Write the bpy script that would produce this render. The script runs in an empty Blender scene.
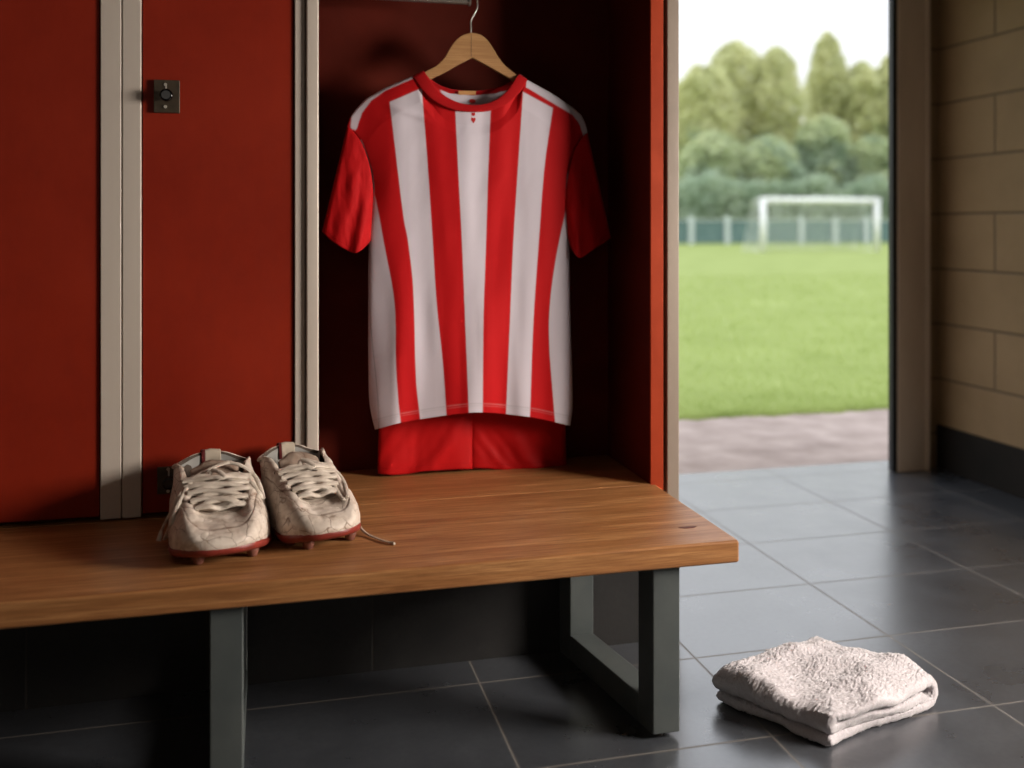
import bpy, bmesh, math, random
from mathutils import Vector, noise as mn
from mathutils.bvhtree import BVHTree
random.seed(7)
S = bpy.context.scene
COL = S.collection
pi = math.pi

# ------------------------------------------------------------------ camera
FPX, CX, HY, CAMZ = 980.0, 512.0, 225.0, 1.18
YAW = math.radians(14.0)
cs, sn = math.cos(YAW), math.sin(YAW)
cam = bpy.data.cameras.new('camera'); camo = bpy.data.objects.new('camera', cam); COL.objects.link(camo)
camo.location = (0, 0, CAMZ); camo.rotation_euler = (pi/2, 0, -YAW)
cam.sensor_width = 36; cam.lens = 36*FPX/1024; cam.shift_y = -(384-HY)/1024
cam.clip_start = .05; cam.clip_end = 400
cam.dof.use_dof = True; cam.dof.focus_distance = 2.45; cam.dof.aperture_fstop = 1.45
S.camera = camo

# ------------------------------------------------------------------ world, lights, exposure
w = bpy.data.worlds.new('overcast_sky'); S.world = w; w.use_nodes = True
nt = w.node_tree; nt.nodes.clear()
o_ = nt.nodes.new('ShaderNodeOutputWorld'); bg = nt.nodes.new('ShaderNodeBackground')
tc = nt.nodes.new('ShaderNodeTexCoord'); sp = nt.nodes.new('ShaderNodeSeparateXYZ')
rp = nt.nodes.new('ShaderNodeValToRGB')
rp.color_ramp.elements[0].position = 0.05; rp.color_ramp.elements[0].color = (.90, .91, .92, 1)
rp.color_ramp.elements[1].position = 0.9; rp.color_ramp.elements[1].color = (1.9, 2.0, 2.2, 1)
nt.links.new(tc.outputs['Generated'], sp.inputs[0]); nt.links.new(sp.outputs['Z'], rp.inputs[0])
nt.links.new(rp.outputs[0], bg.inputs[0]); nt.links.new(bg.outputs[0], o_.inputs[0])
bg.inputs[1].default_value = 1.15

def area(name, loc, target, sx, sy, power, color, spread=180):
    l = bpy.data.lights.new(name, 'AREA'); l.shape = 'RECTANGLE'; l.size = sx; l.size_y = sy
    l.energy = power; l.color = color; l.spread = math.radians(spread)
    o = bpy.data.objects.new(name, l); COL.objects.link(o); o.location = loc
    d = Vector(target)-Vector(loc); o.rotation_euler = d.to_track_quat('-Z', 'Y').to_euler()
    return o
# daylight entering through the side window of the changing room, right of and behind the camera
area('window_daylight', (3.10, 1.15, 1.45), (.05, 2.55, .42), 1.1, .8, 80, (1.0, .89, .79), 120)
# dim fill lamp added behind the camera; the wall there has no window
area('rear_fill', (-.6, -2.4, 2.0), (.4, 2.6, .9), 1.8, .6, 3.5, (1.0, .90, .80))

S.view_settings.view_transform = 'Standard'; S.view_settings.look = 'None'
S.view_settings.exposure = 0.0; S.view_settings.gamma = 1.0; S.view_settings.use_curve_mapping = False

# ------------------------------------------------------------------ helpers
def P(px, py, Y):
    """real point at depth Y (metres in front of the camera wall) seen at px,py"""
    r = (px-CX)/FPX; zc = Y/(cs-r*sn)
    return Vector((zc*(sn+r*cs), Y, CAMZ-(py-HY)/FPX*zc))
def PX(px, Y): return P(px, 0, Y).x
def PF(px, py, Z):
    zc = FPX*(CAMZ-Z)/(py-HY); r = (px-CX)/FPX
    return Vector((zc*(sn+r*cs), zc*(cs-r*sn), Z))
def lerp(a, b, t): return a+(b-a)*t
def clamp(x, a=0., b=1.): return max(a, min(b, x))
def sstep(a, b, x):
    t = clamp((x-a)/(b-a)); return t*t*(3-2*t)
def pl(pts, x):
    """piecewise linear / smooth lookup, pts sorted by first value"""
    if x <= pts[0][0]: return pts[0][1]
    for (a, b), (c, d) in zip(pts, pts[1:]):
        if x <= c: return b+(d-b)*(x-a)/(c-a)
    return pts[-1][1]
def cr(pts, t):
    """catmull-rom through a list of tuples, t in 0..1"""
    n = len(pts)-1; f = clamp(t)*n; i = min(int(f), n-1); u = f-i
    p0, p1, p2, p3 = pts[max(i-1, 0)], pts[i], pts[i+1], pts[min(i+2, n)]
    return tuple(.5*((2*b)+(-a+c)*u+(2*a-5*b+4*c-d)*u*u+(-a+3*b-3*c+d)*u**3) for a, b, c, d in zip(p0, p1, p2, p3))
def crx(pts, x):
    """smooth lookup y(x)"""
    if x <= pts[0][0]: return pts[0][1]
    if x >= pts[-1][0]: return pts[-1][1]
    for i in range(len(pts)-1):
        if x <= pts[i+1][0]:
            x0, y0 = pts[i]; x1, y1 = pts[i+1]
            def sl(j):
                if j <= 0 or j >= len(pts)-1:
                    a, b = (0, 1) if j <= 0 else (len(pts)-2, len(pts)-1)
                else: a, b = j-1, j+1
                return (pts[b][1]-pts[a][1])/(pts[b][0]-pts[a][0])
            h = x1-x0; u = (x-x0)/h; m0, m1 = sl(i)*h, sl(i+1)*h
            return (2*u**3-3*u*u+1)*y0+(u**3-2*u*u+u)*m0+(-2*u**3+3*u*u)*y1+(u**3-u*u)*m1

def tag(o, label=None, cat=None, group=None, kind=None):
    if label: o['label'] = label
    if cat: o['category'] = cat
    if group: o['group'] = group
    if kind: o['kind'] = kind
    return o
def empty(name, loc, label, cat, group=None):
    o = bpy.data.objects.new(name, None); COL.objects.link(o); o.location = loc
    o.empty_display_size = .1
    return tag(o, label, cat, group)
ROOT = {}
def mk(name, verts, faces, mat, parent=None, smooth=False, colors=None, attr=None):
    """verts are world coordinates"""
    off = ROOT.get(parent.name, Vector(parent.location)) if parent else Vector((0, 0, 0))
    me = bpy.data.meshes.new(name)
    me.from_pydata([tuple(Vector(v)-off) for v in verts], [], faces); me.update()
    if colors:
        ca = me.color_attributes.new('Col', 'FLOAT_COLOR', 'POINT')
        buf = []
        for c in colors: buf.extend((c[0], c[1], c[2], 1.0))
        ca.data.foreach_set('color', buf)
    if attr:
        for k, vals in attr.items():
            at = me.attributes.new(k, 'FLOAT', 'POINT'); at.data.foreach_set('value', vals)
    if smooth: me.polygons.foreach_set('use_smooth', [True]*len(me.polygons))
    o = bpy.data.objects.new(name, me); COL.objects.link(o)
    if mat: me.materials.append(mat)
    if parent:
        o.parent = parent; ROOT[o.name] = off
    bm = bmesh.new(); bm.from_mesh(me); bmesh.ops.recalc_face_normals(bm, faces=bm.faces); bm.to_mesh(me); bm.free()
    return o
class MB:
    def __init__(s): s.v = []; s.f = []
    def add(s, v, f):
        n = len(s.v); s.v += [Vector(q) for q in v]; s.f += [tuple(i+n for i in q) for q in f]; return s
    def box(s, x0, x1, y0, y1, z0, z1):
        v = [(x, y, z) for x in (x0, x1) for y in (y0, y1) for z in (z0, z1)]
        return s.add(v, [(0, 1, 3, 2), (4, 6, 7, 5), (0, 4, 5, 1), (2, 3, 7, 6), (0, 2, 6, 4), (1, 5, 7, 3)])
    def prism(s, poly, y0, y1):
        """poly of (x,z) extruded along y"""
        n = len(poly)
        v = [(x, y0, z) for x, z in poly]+[(x, y1, z) for x, z in poly]
        f = [tuple(range(n)), tuple(range(2*n-1, n-1, -1))]+[(i, (i+1) % n, n+(i+1) % n, n+i) for i in range(n)]
        return s.add(v, f)
    def cyl(s, a, b, r0, r1=None, n=16, caps=True):
        a, b = Vector(a), Vector(b); r1 = r0 if r1 is None else r1
        d = (b-a).normalized(); u = d.orthogonal().normalized(); w_ = d.cross(u)
        v = []
        for c, r in ((a, r0), (b, r1)):
            for i in range(n):
                t = 2*pi*i/n; v.append(c+(u*math.cos(t)+w_*math.sin(t))*r)
        f = [(i, (i+1) % n, n+(i+1) % n, n+i) for i in range(n)]
        if caps: f += [tuple(range(n)), tuple(range(2*n-1, n-1, -1))]
        return s.add(v, f)
    def tube(s, pts, r, n=8, flat=1.0, up=(0, 0, 1)):
        pts = [Vector(p) for p in pts]; m = len(pts); up = Vector(up); v = []
        for i, p in enumerate(pts):
            d = (pts[min(i+1, m-1)]-pts[max(i-1, 0)]).normalized()
            sd = d.cross(up)
            if sd.length < .15: sd = d.cross(Vector((0, 1, .1)))
            sd.normalize(); uu = sd.cross(d).normalized()
            rr = r(i/(m-1)) if callable(r) else r
            for k in range(n):
                t = 2*pi*k/n; v.append(p+sd*math.cos(t)*rr+uu*math.sin(t)*rr*flat)
        f = [(i*n+k, i*n+(k+1) % n, (i+1)*n+(k+1) % n, (i+1)*n+k) for i in range(m-1) for k in range(n)]
        f += [tuple(range(n)), tuple(range((m-1)*n, m*n))[::-1]]
        return s.add(v, f)
    def build(s, name, mat, parent=None, bevel=0, seg=2, smooth=False):
        o = mk(name, s.v, s.f, mat, parent, smooth)
        if bevel:
            b = o.modifiers.new('bevel', 'BEVEL'); b.width = bevel; b.segments = seg; b.limit_method = 'ANGLE'
            b.angle_limit = math.radians(40)
            o.data.polygons.foreach_set('use_smooth', [True]*len(o.data.polygons))
            wn = o.modifiers.new('wn', 'WEIGHTED_NORMAL'); wn.keep_sharp = True
        return o
def grid_faces(nr, nc, wrap=False):
    f = []
    for i in range(nr-1):
        for j in range(nc if wrap else nc-1):
            k = (j+1) % nc
            f.append((i*nc+j, i*nc+k, (i+1)*nc+k, (i+1)*nc+j))
    return f
def spline(pts, n=40):
    return [Vector(cr([tuple(p) for p in pts], i/(n-1))) for i in range(n)]
def fbm(x, y, z, o=3): return mn.fractal(Vector((x, y, z)), 1.0, 2.0, o)

# ------------------------------------------------------------------ materials
def new_mat(name, rough=.5, metal=0., spec=.5, color=(.5, .5, .5)):
    m = bpy.data.materials.new(name); m.use_nodes = True
    b = m.node_tree.nodes['Principled BSDF']
    b.inputs['Base Color'].default_value = (*color, 1); b.inputs['Roughness'].default_value = rough
    b.inputs['Metallic'].default_value = metal; b.inputs['Specular IOR Level'].default_value = spec
    return m, m.node_tree, b
class N:
    def __init__(s, nt): s.nt = nt
    def n(s, t, **k):
        q = s.nt.nodes.new('ShaderNode'+t)
        for a, v in k.items(): setattr(q, a, v)
        return q
    def l(s, a, b): s.nt.links.new(a, b)
    def coord(s, scale=(1, 1, 1), rot=(0, 0, 0), loc=(0, 0, 0)):
        c = s.n('NewGeometry'); m = s.n('Mapping')
        m.inputs['Scale'].default_value = scale; m.inputs['Rotation'].default_value = rot; m.inputs['Location'].default_value = loc
        s.l(c.outputs['Position'], m.inputs[0]); return m.outputs[0]
    def noise(s, vec, scale, detail=4, rough=.5, dist=0.):
        q = s.n('TexNoise'); s.l(vec, q.inputs['Vector']); q.inputs['Scale'].default_value = scale
        q.inputs['Detail'].default_value = detail; q.inputs['Roughness'].default_value = rough; q.inputs['Distortion'].default_value = dist
        return q.outputs['Fac']
    def ramp(s, fac, stops):
        q = s.n('ValToRGB'); e = q.color_ramp.elements
        while len(e) < len(stops): e.new(.5)
        for a, (p, c) in zip(e, stops):
            a.position = p; a.color = (*c, 1) if len(c) == 3 else c
        s.l(fac, q.inputs[0]); return q.outputs[0]
    def mix(s, fac, a, b, mode='MIX'):
        q = s.n('Mix', data_type='RGBA', blend_type=mode)
        if isinstance(fac, (int, float)): q.inputs[0].default_value = fac
        else: s.l(fac, q.inputs[0])
        for i, v in ((6, a), (7, b)):
            if isinstance(v, tuple): q.inputs[i].default_value = (*v, 1)
            else: s.l(v, q.inputs[i])
        return q.outputs[2]
    def math(s, op, a, b=0.):
        q = s.n('Math', operation=op)
        for i, v in ((0, a), (1, b)):
            if isinstance(v, (int, float)): q.inputs[i].default_value = v
            else: s.l(v, q.inputs[i])
        return q.outputs[0]
    def bump(s, h, strength, dist, bsdf):
        q = s.n('Bump'); q.inputs['Strength'].default_value = strength; q.inputs['Distance'].default_value = dist
        s.l(h, q.inputs['Height']); s.l(q.outputs[0], bsdf.inputs['Normal']); return q
def noisy(name, c0, c1, scale, rough=.5, metal=0., bump=.0, bscale=None, spec=.5, stretch=(1, 1, 1), rr=None, detail=5):
    m, nt, b = new_mat(name, rough, metal, spec); g = N(nt)
    v = g.coord(stretch); f = g.noise(v, scale, detail)
    g.l(g.ramp(f, [(.3, c0), (.7, c1)]), b.inputs['Base Color'])
    if rr: g.l(g.ramp(f, [(.3, (rr[0],)*3), (.7, (rr[1],)*3)]), b.inputs['Roughness'])
    if bump: g.bump(g.noise(v, bscale or scale*6, 3), bump, .002, b)
    return m
M = {}
# red painted locker board
m, nt, b = new_mat('red_painted_board', .46, 0, .18); g = N(nt)
v = g.coord(); f1 = g.noise(v, 3.0, 6, .6); f2 = g.noise(g.coord((1, 1, .35)), 40, 4, .7)
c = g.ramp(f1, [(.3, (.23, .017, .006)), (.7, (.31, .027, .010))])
c = g.mix(g.math('MULTIPLY', f2, .35), c, (.17, .010, .005)); g.l(c, b.inputs['Base Color'])
g.l(g.ramp(f2, [(.3, (.36,)*3), (.75, (.55,)*3)]), b.inputs['Roughness'])
g.bump(g.noise(v, 180, 2), .12, .001, b); M['red'] = m
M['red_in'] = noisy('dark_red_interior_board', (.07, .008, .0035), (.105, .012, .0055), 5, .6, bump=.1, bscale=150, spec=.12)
M['red_edge'] = noisy('orange_red_edge_band', (.27, .031, .008), (.34, .042, .012), 9, .6, spec=.12)
M['stile'] = noisy('beige_metal_frame', (.56, .495, .43), (.64, .57, .50), 6, .38, 0, bump=.04, bscale=90, stretch=(1, 1, .2))
M['post'] = noisy('taupe_end_post_paint', (.21, .165, .13), (.28, .225, .18), 6, .45, stretch=(1, 1, .3))
M['black'] = noisy('black_gap', (.008, .007, .006), (.014, .012, .01), 10, .7)
M['lockplate'] = noisy('burnished_dark_metal', (.06, .046, .032), (.10, .076, .05), 40, .42, .5, bump=.05)
M['knob'] = noisy('black_knob_plastic', (.002, .002, .002), (.004, .004, .004), 20, .12, spec=.4)
M['screw'] = noisy('bright_screw_metal', (.5, .46, .4), (.65, .6, .52), 60, .3, .9)
M['steel'] = noisy('grey_powder_coated_steel', (.085, .10, .10), (.12, .135, .132), 9, .42, .25, bump=.08, bscale=120)
M['rail'] = noisy('satin_metal_rail', (.35, .32, .28), (.45, .42, .37), 20, .3, .8)
M['rubber'] = noisy('brown_rubber', (.03, .022, .017), (.05, .04, .03), 60, .7)
def wood(name, dark, mid, light, axis=0, rough=.38, sc=1., spec=.4):
    m, nt, b = new_mat(name, rough, 0, spec); g = N(nt)
    st = [13.*sc]*3; st[axis] = .8*sc
    v = g.coord(tuple(st)); f = g.noise(v, 3.0, 8, .62, .6)
    st2 = [60.*sc]*3; st2[axis] = 1.6*sc
    f2 = g.noise(g.coord(tuple(st2)), 4.5, 6, .7, .2)
    st3 = [2.2*sc]*3; st3[axis] = .3*sc
    f3 = g.noise(g.coord(tuple(st3), loc=(3, 1, 7)), 2.0, 3, .5)
    c = g.ramp(f, [(.28, dark), (.48, mid), (.72, light)])
    c = g.mix(g.ramp(f2, [(.40, (.8,)*3), (.57, (0, 0, 0))]), c, dark, 'MIX')
    c = g.mix(g.ramp(f3, [(.35, (.45,)*3), (.65, (0, 0, 0))]), c, tuple(x*.75 for x in mid))
    g.l(c, b.inputs['Base Color'])
    g.l(g.ramp(f2, [(.35, (min(rough+.14, 1),)*3), (.65, (rough,)*3)]), b.inputs['Roughness'])
    g.bump(f2, .25, .0012, b); return m, g, b
M['bench'], g, b = wood('oiled_oak', (.21, .080, .024), (.41, .18, .062), (.62, .325, .13), rough=.34, spec=.5)
M['hanger'], _, _ = wood('pale_hanger_wood', (.30, .15, .055), (.40, .215, .085), (.47, .27, .115), 0, .4, 1.5)
# floor tiles .60 x .42
def tiles(name, ux, uy, ox, oy, dark, light, grout, rough, axes='xy', gw=.0028, spec=.5, bumpn=.25, coat=0.):
    m, nt, b = new_mat(name, rough, 0, spec); g = N(nt)
    b.inputs['Coat Weight'].default_value = coat; b.inputs['Coat IOR'].default_value = 1.85; b.inputs['Coat Roughness'].default_value = .26
    geo = g.n('NewGeometry'); sep = g.n('SeparateXYZ'); g.l(geo.outputs['Position'], sep.inputs[0])
    A = sep.outputs['XYZ'.index(axes[0].upper())]; B = sep.outputs['XYZ'.index(axes[1].upper())]
    def cell(s_, u, o):
        t = g.math('DIVIDE', g.math('SUBTRACT', s_, o), u)
        fl = g.math('FLOOR', t); fr = g.math('SUBTRACT', t, fl)
        d = g.math('MULTIPLY', g.math('MINIMUM', fr, g.math('SUBTRACT', 1., fr)), u)
        return fl, d
    ia, da = cell(A, ux, ox); ib, db = cell(B, uy, oy)
    d = g.math('MINIMUM', da, db)
    mask = g.ramp(d, [(gw*.8, (1, 1, 1)), (gw*1.5, (0, 0, 0))])
    cx = g.n('CombineXYZ'); g.l(ia, cx.inputs[0]); g.l(ib, cx.inputs[1])
    wn = g.n('TexWhiteNoise', noise_dimensions='3D'); g.l(cx.outputs[0], wn.inputs[0])
    v = g.coord(); n1 = g.noise(v, 4.0, 8, .62); n2 = g.noise(v, 60, 4, .6)
    c = g.ramp(n1, [(.3, dark), (.72, light)])
    c = g.mix(g.ramp(n2, [(.35, (.5,)*3), (.6, (0, 0, 0))]), c, dark)
    c = g.mix(g.math('MULTIPLY', wn.outputs['Value'], .35), c, tuple(x*.72 for x in dark))
    c = g.mix(mask, c, grout); g.l(c, b.inputs['Base Color'])
    r = g.ramp(n1, [(.3, (rough-.07,)*3), (.7, (rough+.1,)*3)])
    g.l(g.mix(mask, r, (.9, .9, .9)), b.inputs['Roughness'])
    g.l(g.math('MULTIPLY', g.math('SUBTRACT', 1., mask), coat), b.inputs['Coat Weight'])
    h = g.math('SUBTRACT', g.math('MULTIPLY', g.math('ADD', n1, n2), .12), g.math('MULTIPLY', mask, 1.))
    g.bump(h, bumpn, .002, b); return m
M['floor'] = tiles('slate_floor_tiles', .6, .42, .53, 2.05, (.046, .051, .060), (.086, .094, .108), (.17, .155, .14), .30, spec=.6, coat=.85)
M['plinth'] = tiles('dark_wall_tiles', .42, .6, .27, -.05, (.017, .0165, .017), (.032, .031, .03), (.045, .04, .036), .55, 'xz', gw=.0022, spec=.3)
# painted blockwork
def blocks(name, ax):
    m, nt, b = new_mat(name, .62, 0, .3); g = N(nt)
    geo = g.n('NewGeometry'); sep = g.n('SeparateXYZ'); g.l(geo.outputs['Position'], sep.inputs[0])
    Z = sep.outputs[2]; A = sep.outputs[ax]
    t = g.math('DIVIDE', g.math('SUBTRACT', Z, .170), .266); row = g.math('FLOOR', t); fr = g.math('SUBTRACT', t, row)
    dz = g.math('MULTIPLY', g.math('MINIMUM', fr, g.math('SUBTRACT', 1., fr)), .266)
    par = g.math('MULTIPLY', g.math('MODULO', g.math('ADD', row, 20.), 2.), .42)
    ta = g.math('DIVIDE', g.math('SUBTRACT', A, g.math('ADD', par, 3.32)), .84); fa = g.math('SUBTRACT', ta, g.math('FLOOR', ta))
    da = g.math('MULTIPLY', g.math('MINIMUM', fa, g.math('SUBTRACT', 1., fa)), .84)
    d = g.math('MINIMUM', dz, da); mask = g.ramp(d, [(.003, (1, 1, 1)), (.008, (0, 0, 0))])
    v = g.coord(); n1 = g.noise(v, 3, 6, .6); n2 = g.noise(v, 130, 4, .65)
    c = g.ramp(n1, [(.3, (.27, .175, .088)), (.7, (.34, .225, .12))])
    c = g.mix(mask, c, (.13, .085, .048)); g.l(c, b.inputs['Base Color'])
    h = g.math('SUBTRACT', g.math('MULTIPLY', n2, .35), mask); g.bump(h, .6, .004, b); return m
M['block_y'] = blocks('painted_blockwork_side', 1); M['block_x'] = blocks('painted_blockwork_end', 0)
M['skirt'] = noisy('dark_skirting_tile', (.013, .011, .009), (.02, .016, .013), 6, .7, bump=.1, spec=.15)
M['frame'] = noisy('worn_grey_brown_door_frame', (.52, .41, .31), (.68, .56, .44), 5, .5, bump=.15, bscale=60, stretch=(1, 1, .3))
M['seal'] = noisy('black_rubber_seal', (.006, .007, .009), (.012, .013, .016), 20, .5)
M['plaster'] = noisy('warm_plaster', (.24, .20, .16), (.30, .26, .21), 3, .8, bump=.1)
M['ceil'] = noisy('dark_ceiling_board', (.16, .14, .12), (.2, .18, .155), 3, .8)
M['asphalt'] = noisy('pale_path_asphalt', (.30, .235, .205), (.45, .365, .325), 5, .85, bump=.5, bscale=120, spec=.2, detail=9)
M['white_paint'] = noisy('white_goal_paint', (.88, .88, .87), (.93, .93, .92), 8, .4)
M['net'] = noisy('white_net_cord', (.62, .65, .62), (.72, .74, .72), 8, .8)
M['fencepost'] = noisy('pale_concrete_post', (.50, .56, .55), (.62, .67, .66), 8, .7)
M['fencemesh'] = noisy('teal_windbreak_mesh', (.10, .17, .17), (.15, .23, .22), 2, .85)
M['soil'] = noisy('grass_field', (.235, .29, .080), (.31, .37, .12), .9, .9, bump=.6, bscale=60, spec=.15, detail=9)
M['bark'] = noisy('grey_bark', (.10, .085, .06), (.18, .15, .11), 6, .9, bump=.6, bscale=18)
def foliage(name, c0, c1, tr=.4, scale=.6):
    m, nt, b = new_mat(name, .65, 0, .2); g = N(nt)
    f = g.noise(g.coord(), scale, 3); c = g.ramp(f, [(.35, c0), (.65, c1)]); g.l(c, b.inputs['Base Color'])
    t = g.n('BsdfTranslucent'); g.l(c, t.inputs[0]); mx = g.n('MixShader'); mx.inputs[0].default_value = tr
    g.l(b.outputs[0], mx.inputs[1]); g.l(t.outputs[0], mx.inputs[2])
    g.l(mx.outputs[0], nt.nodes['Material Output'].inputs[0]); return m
M['blade'] = foliage('grass_blades', (.38, .465, .15), (.49, .57, .21), .5, 3)
LEAF = [foliage('hazed_spring_leaves', (.66, .68, .38), (.80, .80, .50), .5), foliage('hazed_olive_leaves', (.53, .60, .36), (.66, .71, .46), .5),  # leaf colours lightened to paint in distance haze; there is no haze volume
        foliage('hazed_deep_leaves', (.40, .50, .36), (.54, .62, .46), .45)]
def cloth(name, color=None, attr=False, rough=.72, weave=1400., spec=.14, sheen=.06, bs=.12):
    m, nt, b = new_mat(name, rough, 0, spec); g = N(nt)
    if attr:
        a = g.n('VertexColor'); a.layer_name = 'Col'; col = a.outputs[0]
    else:
        f = g.noise(g.coord(), 30, 3); col = g.ramp(f, [(.3, tuple(x*.92 for x in color)), (.7, color)])
    g.l(col, b.inputs['Base Color'])
    b.inputs['Sheen Weight'].default_value = sheen; b.inputs['Sheen Roughness'].default_value = .4
    wv = g.n('TexWave', wave_type='BANDS', bands_direction='X'); g.l(g.coord(), wv.inputs[0]); wv.inputs['Scale'].default_value = weave/6.28
    wv.inputs['Distortion'].default_value = .5
    h = g.math('ADD', g.math('MULTIPLY', wv.outputs['Fac'], .25), g.noise(g.coord(), 420, 2))
    g.bump(h, bs, .0006, b); return m
RED = (.44, .0035, .0055); WHT = (.57, .525, .585)
M['jersey'] = cloth('jersey_knit', attr=True); M['jersey_red'] = cloth('jersey_red_knit', RED)
M['shorts'] = cloth('shorts_red_knit', (.46, .004, .005), rough=.6)
M['rib'] = cloth('collar_rib_knit', (.38, .004, .006), rough=.8, weave=2500, bs=.2)
M['label'] = cloth('tan_neck_tape', (.52, .26, .10))
M['print'] = cloth('red_print', (.42, .02, .02), bs=.02)
# terry towel
m, nt, b = new_mat('terry_cloth', .95, 0, .1); g = N(nt)
f = g.noise(g.coord(), 7, 4); f2 = g.noise(g.coord(), 260, 3, .6)
c = g.ramp(f, [(.3, (.56, .53, .56)), (.7, (.71, .67, .705))]); c = g.mix(g.ramp(f2, [(.36, (.5,)*3), (.55, (0, 0, 0))]), c, (.47, .42, .43))
g.l(c, b.inputs['Base Color']); b.inputs['Sheen Weight'].default_value = .5; g.bump(f2, .5, .003, b); M['towel'] = m
# worn boot leather
def leather(name, c0, c1, crack=True, rough=.36):
    m, nt, b = new_mat(name, rough, 0, .5); g = N(nt)
    geo = g.n('TexCoord'); mp = g.n('Mapping'); g.l(geo.outputs['Object'], mp.inputs[0])
    v = mp.outputs[0]
    n1 = g.noise(v, 14, 6, .65); n2 = g.noise(v, 55, 5, .6)
    c = g.ramp(n1, [(.30, c0), (.68, c1)])
    c = g.mix(g.ramp(n2, [(.30, (.55,)*3), (.5, (0, 0, 0))]), c, (.30, .20, .13))
    nz = g.n('TexNoise'); nz.inputs['Scale'].default_value = 13; g.l(v, nz.inputs['Vector'])
    vv = g.mix(.06, v, nz.outputs['Color'], 'ADD')
    vo = g.n('TexVoronoi', feature='DISTANCE_TO_EDGE'); g.l(vv, vo.inputs['Vector']); vo.inputs['Scale'].default_value = 25
    line = g.ramp(vo.outputs[0], [(.004, (1, 1, 1)), (.028, (0, 0, 0))])
    br = g.math('MULTIPLY', line, g.ramp(g.noise(v, 17, 2), [(.38, (0, 0, 0)), (.54, (.85,)*3)])) if crack else 0.
    if crack: c = g.mix(br, c, (.16, .085, .045))
    at = g.n('Attribute'); at.attribute_name = 'seam'
    c = g.mix(at.outputs['Fac'], c, (.15, .075, .04))
    g.l(c, b.inputs['Base Color']); g.l(g.ramp(n1, [(.3, (rough+.2,)*3), (.7, (rough-.06,)*3)]), b.inputs['Roughness'])
    h = g.math('SUBTRACT', n2, g.math('ADD', br, g.math('MULTIPLY', at.outputs['Fac'], .8)))
    g.bump(h, .45, .0018, b); return m
M['leather'] = leather('scuffed_cream_leather', (.54, .45, .375), (.80, .72, .635))
M['lining'] = cloth('grey_brown_lining', (.10, .075, .06)); M['lining_l'] = cloth('pale_heel_lining', (.34, .33, .31))
M['tongue'] = leather('soiled_tongue', (.22, .16, .12), (.36, .28, .22), rough=.7)
M['lace'] = noisy('dirty_cream_lace', (.52, .44, .36), (.76, .68, .59), 38, .85, bump=.6, bscale=900)
M['sole'] = noisy('red_sole_plate', (.15, .020, .014), (.29, .040, .027), 30, .4, bump=.2)
M['stud'] = noisy('muddy_red_stud', (.10, .035, .025), (.26, .10, .07), 60, .45, bump=.2)
M['eyelet'] = noisy('dark_eyelet', (.03, .012, .01), (.06, .02, .015), 60, .6)
M['tape'] = cloth('heel_tab_weave', (.46, .39, .31)); M['tape_red'] = cloth('heel_red_tape', (.09, .012, .012))
M['glassy'], _, gb = new_mat('window_glass', .05, 0, .5); gb.inputs['Transmission Weight'].default_value = 1.0; gb.inputs['Base Color'].default_value = (.95, .97, .96, 1)

# ------------------------------------------------------------------ the setting
YL = 2.59            # locker front plane
YB = 2.945           # back of the open locker
XR = 3.165            # right wall
YD = 4.12            # inner face of the end wall
YO = 4.20            # outer threshold
BZ = .45             # bench top
def struct(name, mb, mat, **k): return tag(mb.build(name, mat, **k), kind='structure')
XE = PX(679, YL)   # right end of the locker run
struct('floor', MB().box(-2.6, XR, -2.6, YO+.11, -.08, 0), M['floor'])
struct('ceiling', MB().box(-2.6, XR, -2.6, YO, 2.8, 2.9), M['ceil'])
wr = MB()      # side wall with window opening beside the camera
wr.box(XR, XR+.2, -2.6, .5, 0, 2.8).box(XR, XR+.2, 1.8, YO+.0, 0, 2.8).box(XR, XR+.2, .5, 1.8, 0, 1.0).box(XR, XR+.2, .5, 1.8, 1.95, 2.8)
struct('wall_right', wr, M['block_y'])
wf = MB()
for a in ((.5, .56), (1.125, 1.175), (1.74, 1.8)): wf.box(XR+.03, XR+.09, a[0], a[1], 1.0, 1.95)
wf.box(XR+.03, XR+.09, .5, 1.8, 1.0, 1.06).box(XR+.03, XR+.09, .5, 1.8, 1.89, 1.95)
wfo = struct('window_1', wf, M['frame'])
MB().box(XR+.055, XR+.061, .55, 1.75, 1.05, 1.90).build('window_pane', M['glassy'], wfo)
struct('baseboard_right', MB().box(XR-.014, XR, -2.6, YD, 0, .213), M['skirt'], bevel=.003)
struct('wall_left', MB().box(-2.8, -2.6, -2.6, YO, 0, 2.8), M['plaster'])
struct('wall_front', MB().box(-2.6, XR, -2.8, -2.6, 0, 2.8), M['plaster'])
# end wall with the doorway
DX0, DX1, DH = 1.30, PX(903, YD), 2.42
ew = MB().box(DX1+.02, XR, YD, YO, 0, 2.8).box(XE, DX0, YD, YO, 0, 2.8).box(DX0, DX1+.02, YD, YO, DH+.05, 2.8)
struct('wall_rear', ew, M['block_x'])
# locker back wall : masonry behind the lockers and the partition running to the doorway
struct('wall_back', MB().box(-2.6, XE-.05, YB+.05, YB+.2, 0, 2.8), M['plaster'])
struct('wall_partition', MB().box(XE-.05, XE-.004, YL+.06, YD, 0, 2.8), M['plaster'])
struct('wall_plinth', MB().box(-2.6, XE-.006, YL+.012, YL+.06, 0, BZ-.05), M['plinth'])
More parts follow.
